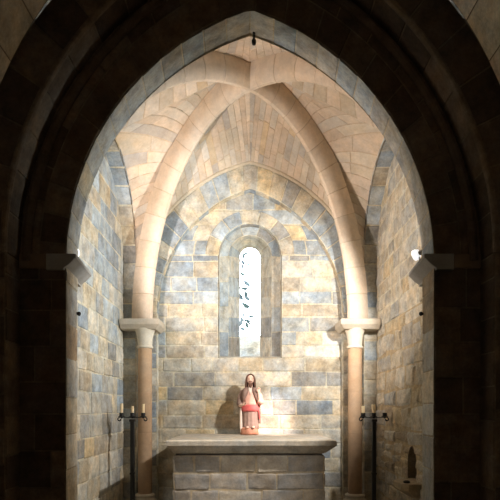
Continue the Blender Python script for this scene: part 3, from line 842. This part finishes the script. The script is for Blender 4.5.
# ------------------------------------------------------------------ iron candle stands and candles
def make_stand():
    root = empty('candle_stand')
    m = MB(); m.box(-.023, .023, -.023, .023, .06, 1.385, .004); m.build('pole', M_IRON, root)
    m = MB(); m.box(-.034, .034, -.034, .034, 1.355, 1.385, .006); m.build('collar', M_IRON, root)
    m = MB(); m.box(-.03, .03, -.03, .03, .72, .745, .006); m.build('collar', M_IRON, root)
    for e in (-1, 1):
        m = MB()
        pth = [(0, 0, 1.405), (e*.06, 0, 1.406), (e*.13, 0, 1.41), (e*.155, 0, 1.408)]
        for k in range(1, 15):
            a = PI*.5-k*PI*1.62/14; r = .024*(1-.45*k/14)
            pth.append((e*(.155+r*math.cos(a)*1.0), 0, 1.384+r*math.sin(a)))
        m.tube(pth, [.005]*4+[.006+.003*k/14 for k in range(14)], 8); m.build('arm', M_IRON, root, smooth=True)
    for x in (-.13, 0, .13):
        m = MB(); m.lathe([(.010, 1.395), (.018, 1.408), (.040, 1.415), (.042, 1.420), (.028, 1.421), (.027, 1.425), (.027, 1.462), (.0235, 1.462), (.0225, 1.43), (.001, 1.43)], 20, cx=x); m.build('candle_cup', M_IRON, root, smooth=False)
    for k in range(3):
        a = 2*PI*k/3+.5
        m = MB(); m.tube([(0, 0, .09), (.10*math.cos(a), .10*math.sin(a), .085), (.18*math.cos(a), .18*math.sin(a), .05), (.225*math.cos(a), .225*math.sin(a), .014), (.25*math.cos(a), .25*math.sin(a), .014)], [.016, .014, .013, .012, .008], 10); m.build('leg', M_IRON, root, smooth=True)
    return root
ls = make_stand(); ls.location = (-1.415, 6.02, .004); tag(ls, 'black iron candle stand holding three candles, beside the left wall', 'candle stand', 'iron candle stands')
rs = copy_tree(ls); rs.location = (1.492, 6.02, .004); tag(rs, 'black iron candle stand with two candles and one empty cup, beside the right wall', 'candle stand', 'iron candle stands')
def candle(x, y, h, label, r=.0175, tilt=0):
    m = MB(); m.lathe([(r, 0), (r, h-.006), (r*.9, h-.001), (r*.5, h-.003), (.001, h-.004)], 18)
    o = m.build('candle', M_WAX, loc=(x, y, 1.435)); o.rotation_euler = (0, tilt, 0)
    w = MB(); w.tube([(0, 0, h-.006), (.001, 0, h+.004), (.003, 0, h+.010)], [.0016, .0015, .001], 6); w.build('wick', M_WICK, o)
    tag(o, label, 'candle', 'candles on the iron stands')
xl, yl = -1.415, 6.02; xr = 1.492
candle(xl-.13, yl, .145, 'tan candle in the left cup of the stand with three candles')
candle(xl, yl, .115, 'short tan candle in the middle cup of the stand with three candles', .0165)
candle(xl+.13, yl, .14, 'tan candle in the right cup of the stand with three candles', .0165)
candle(xr-.13, yl, .115, 'short cream candle in the left cup of the stand with an empty cup', .022)
candle(xr, yl, .132, 'tall leaning cream candle in the middle cup of the stand with an empty cup', .023, -.04)

# ------------------------------------------------------------------ basin under the niche
m = MB(); rg = []
for z, q in ((.60, .55), (.635, .8), (.66, .95), (.675, 1.0), (.735, 1.0), (.745, .97)):
    rg.append([(XW+.05-(.24*q)*f, NYC-.10+(-.20 if s < 0 else .20)*(1-.1*(1-q))*abs(s), z) for f, s in ((0, -1), (.75, -1), (1, -.7), (1, .7), (.75, 1), (0, 1))])
m.loft(rg, lin(168, 150, 124))
ba = m.build('stone_basin', M_ALTAR); tag(ba, 'rough stone basin jutting from the right wall under the dark niche', 'basin')
m = MB(); m.lathe([(.030, .744), (.034, .750), (.034, .764), (.026, .768), (.02, .752), (.001, .750)], 16, cx=XW-.12, cy=NYC-.20); m.build('drain_cup', M_IRON, ba)

# ------------------------------------------------------------------ small ironwork
def peg(sx, label):
    m = MB(); x = sx*1.60
    m.tube([(x+sx*.03, 4.60, 2.385), (x-sx*.02, 4.60, 2.385), (x-sx*.028, 4.60, 2.392)], [.012, .012, .006], 10)
    m.lathe([(.004, 2.365), (.014, 2.372), (.018, 2.387), (.014, 2.40), (.004, 2.405)], 14, cx=x-sx*.028, cy=4.60)
    o = m.build('iron_peg', M_IRON, smooth=True); tag(o, label, 'peg', 'iron pegs in the jambs')
peg(-1, 'small dark iron peg in the left jamb of the entrance arch')
peg(1, 'small dark iron peg in the right jamb of the entrance arch')
m = MB(); m.lathe([(.004, 4.845), (.016, 4.852), (.021, 4.868), (.021, 4.886), (.014, 4.90), (.010, 4.915), (.013, 4.925), (.013, 4.99), (.010, 5.0)], 16, cx=.036, cy=4.585)
hk = m.build('hanging_fitting', M_IRON, smooth=True); tag(hk, 'small black iron fitting hanging from the apex of the entrance arch', 'fitting')

# ------------------------------------------------------------------ spotlights on the imposts
M_CHR = plain('polished_metal', (226, 228, 230), rough=.15, metal=1.0, mott=.03)
M_LENS = plain('lit_lens', (255, 250, 240), rough=.2, mott=0, emit=((1, .95, .86), 5))
M_FROST = plain('lit_frosted_glass', (250, 250, 248), rough=.3, mott=0, emit=((.96, .98, 1), .9))
def spot_fixture(loc, aim, label, h_=.165):
    root = empty('spotlight', loc); tag(root, label, 'spotlight', 'spotlights on the imposts')
    m = MB(); m.lathe([(.034, 0), (.034, .008), (.010, .012), (.007, .03), (.007, h_-.03)], 18); m.build('foot', M_CHR, root)
    d = (V(aim)-V(loc)-V((0, 0, h_))).normalized()
    q = d.to_track_quat('Z', 'Y').to_matrix().to_4x4(); q.translation = V((0, 0, h_))
    m = MB(); m.lathe([(.010, -.05), (.020, -.046), (.024, -.02), (.024, .0), (.016, .004)], 22); h = m.build('housing', M_CHR, root); h.matrix_local = q
    m = MB(); m.lathe([(.022, -.004), (.040, .006), (.050, .03), (.052, .05), (.047, .052), (.045, .03), (.036, .012), (.016, .006)], 26); h = m.build('glass_shade', M_FROST, root, smooth=True); h.matrix_local = q
    m = MB(); m.lathe([(.001, .008), (.012, .008), (.016, .02), (.012, .032), (.001, .036)], 18); l_ = m.build('bulb', M_LENS, root); l_.matrix_local = q
    return V(loc)+V((0, 0, h_))+d*.065
def spot(pos, aim, power, color, size, blend=.6, rad=.03, name='lamp'):
    d = bpy.data.lights.new(name, 'SPOT'); d.energy = power; d.color = color; d.spot_size = size; d.spot_blend = blend; d.shadow_soft_size = rad
    o = bpy.data.objects.new(name, d); COL.objects.link(o); o.location = pos
    o.rotation_euler = (V(aim)-V(pos)).to_track_quat('-Z', 'Y').to_euler(); return o

pr = spot_fixture((1.60, 4.73, 2.818), (-.28, 7.1, 2.4), 'bright metal spotlight standing on the right impost')
pl_ = spot_fixture((-1.675, 4.70, 2.818), (-1.2, 7.1, 3.6), 'metal spotlight on the left impost, hidden behind the arch')
ST = globals().get('LIGHTS', {})
WARM = (1.0, .80, .60); NEUT = (1.0, .93, .84); COOL = (.76, .91, 1.0)
spot(pr, (-.85, 7.1, 2.3), 345, (1.0, .95, .90), math.radians(105), .35, .04)
spot(pr, (.20, 7.05, 1.27), 1050, (1.0, .82, .77), math.radians(19), 1.0, .02)
spot(pr, (-1.7, 6.3, 3.8), 225, COOL, math.radians(84), .7, .07)
spot(pl_, (.9, 7.0, 4.2), 270, (1.0, .84, .76), math.radians(104), .5, .07)
spot(pl_, (1.74, 6.2, 3.3), 280, (1.0, .88, .79), math.radians(58), .6, .07)
spot(pl_, (-.2, 4.95, 0), 520, (1.0, .92, .84), math.radians(44), 1.0, .05)  # added spot; its bounce off the floor lifts altar front and jambs

# unseen lights added in the nave: corner webs, faint fill, altar front
def area(pos, aim, power, color, sx, sy, name='lamp'):
    d = bpy.data.lights.new(name, 'AREA'); d.energy = power; d.color = color; d.shape = 'RECTANGLE'; d.size = sx; d.size_y = sy
    o = bpy.data.objects.new(name, d); COL.objects.link(o); o.location = pos
    o.rotation_euler = (V(aim)-V(pos)).to_track_quat('-Z', 'Y').to_euler(); return o
spot((-1.6, 2.9, 2.6), (2.2, 2.9, 4.5), 10, WARM, math.radians(60), .8, .1)
spot((1.7, 2.9, 2.6), (-2.2, 2.9, 4.6), 2.0, WARM, math.radians(60), .8, .1)
area((0, -1.5, 3.2), (0, 4.2, 2.6), 4.5, WARM, 1.5, 1.5)
spot((.5, -3.0, 4.0), (0, 5.6, .78), 1050, (1.0, .90, .80), math.radians(13.5), 1.0, .06)  # added fill through the arch to brighten the altar front

# ------------------------------------------------------------------ outdoors, beyond the slit window
m = MB(); m.v.extend([V((-12, 8.3, -.1)), V((12, 8.3, -.1)), V((12, 30, -.1)), V((-12, 30, -.1))]); m.face((0, 1, 2, 3), lin(90, 110, 70))
struct(m.build('ground', M_STONE))
tr_ = empty('garden_tree', (-.86, 10.6, -.1)); tag(tr_, 'leafy tree outside seen through the slit window', 'tree')
m = MB(); m.tube([(0, 0, 0), (.05, .02, 1.5), (0, .0, 3.2), (.1, 0, 5.2)], [.11, .09, .07, .03], 10)
for k in range(14):
    z = 2.4+k*.2; a = rnd.uniform(-.6, .6); m.tube([(0.02, 0, z), (.45*math.cos(a), .45*math.sin(a), z+.1), (.8*math.cos(a), .8*math.sin(a), z+.02)], [.02, .012, .005], 6)
m.build('trunk', plain('bark', (112, 108, 104), rough=.9), tr_)
m = MB()
for k in range(260):
    a = rnd.uniform(-1.0, 1.0); r = rnd.uniform(.3, .82); z = rnd.uniform(2.4, 5.2)
    c = V((r*math.cos(a), r*math.sin(a), z)); d = V((rnd.uniform(-.3, 1), rnd.uniform(-1, 1), rnd.uniform(-.8, .3))).normalized(); s = d.cross(V((rnd.uniform(-1, 1), rnd.uniform(-1, 1), 1))).normalized()
    l_ = rnd.uniform(.12, .24); w = l_*.2; n_ = d.cross(s)*.004
    m.loft([[tuple(c+d*l_*t+s*w*q), tuple(c+d*l_*t+n_), tuple(c+d*l_*t-s*w*q), tuple(c+d*l_*t-n_)] for t, q in ((0, .1), (.3, .9), (.6, 1), (1, .05))])
lv = m.build('leaves', plain('leaf_glare', (90, 108, 116), rough=.5, mott=.2), tr_); lv['kind'] = 'stuff'  # blue-grey leaf colour carries the glare of the sky

# ------------------------------------------------------------------ sky
w = bpy.data.worlds.new('sky'); SC.world = w; w.use_nodes = True
bg = w.node_tree.nodes['Background']; bg.inputs['Color'].default_value = (.93, .97, 1, 1); bg.inputs['Strength'].default_value = 12.0

# ------------------------------------------------------------------ camera
cd = bpy.data.cameras.new('camera'); cam = bpy.data.objects.new('camera', cd); COL.objects.link(cam)
cam.location = (0, 0, EYE); cam.rotation_euler = (PI/2, 0, 0)
cd.sensor_width = 36; cd.sensor_fit = 'HORIZONTAL'; cd.lens = 36.0; cd.shift_y = .32; cd.clip_start = .05
SC.camera = cam
vs = SC.view_settings; vs.view_transform = 'Standard'; vs.look = 'None'; vs.gamma = 1; vs.use_curve_mapping = False; vs.exposure = 0.0
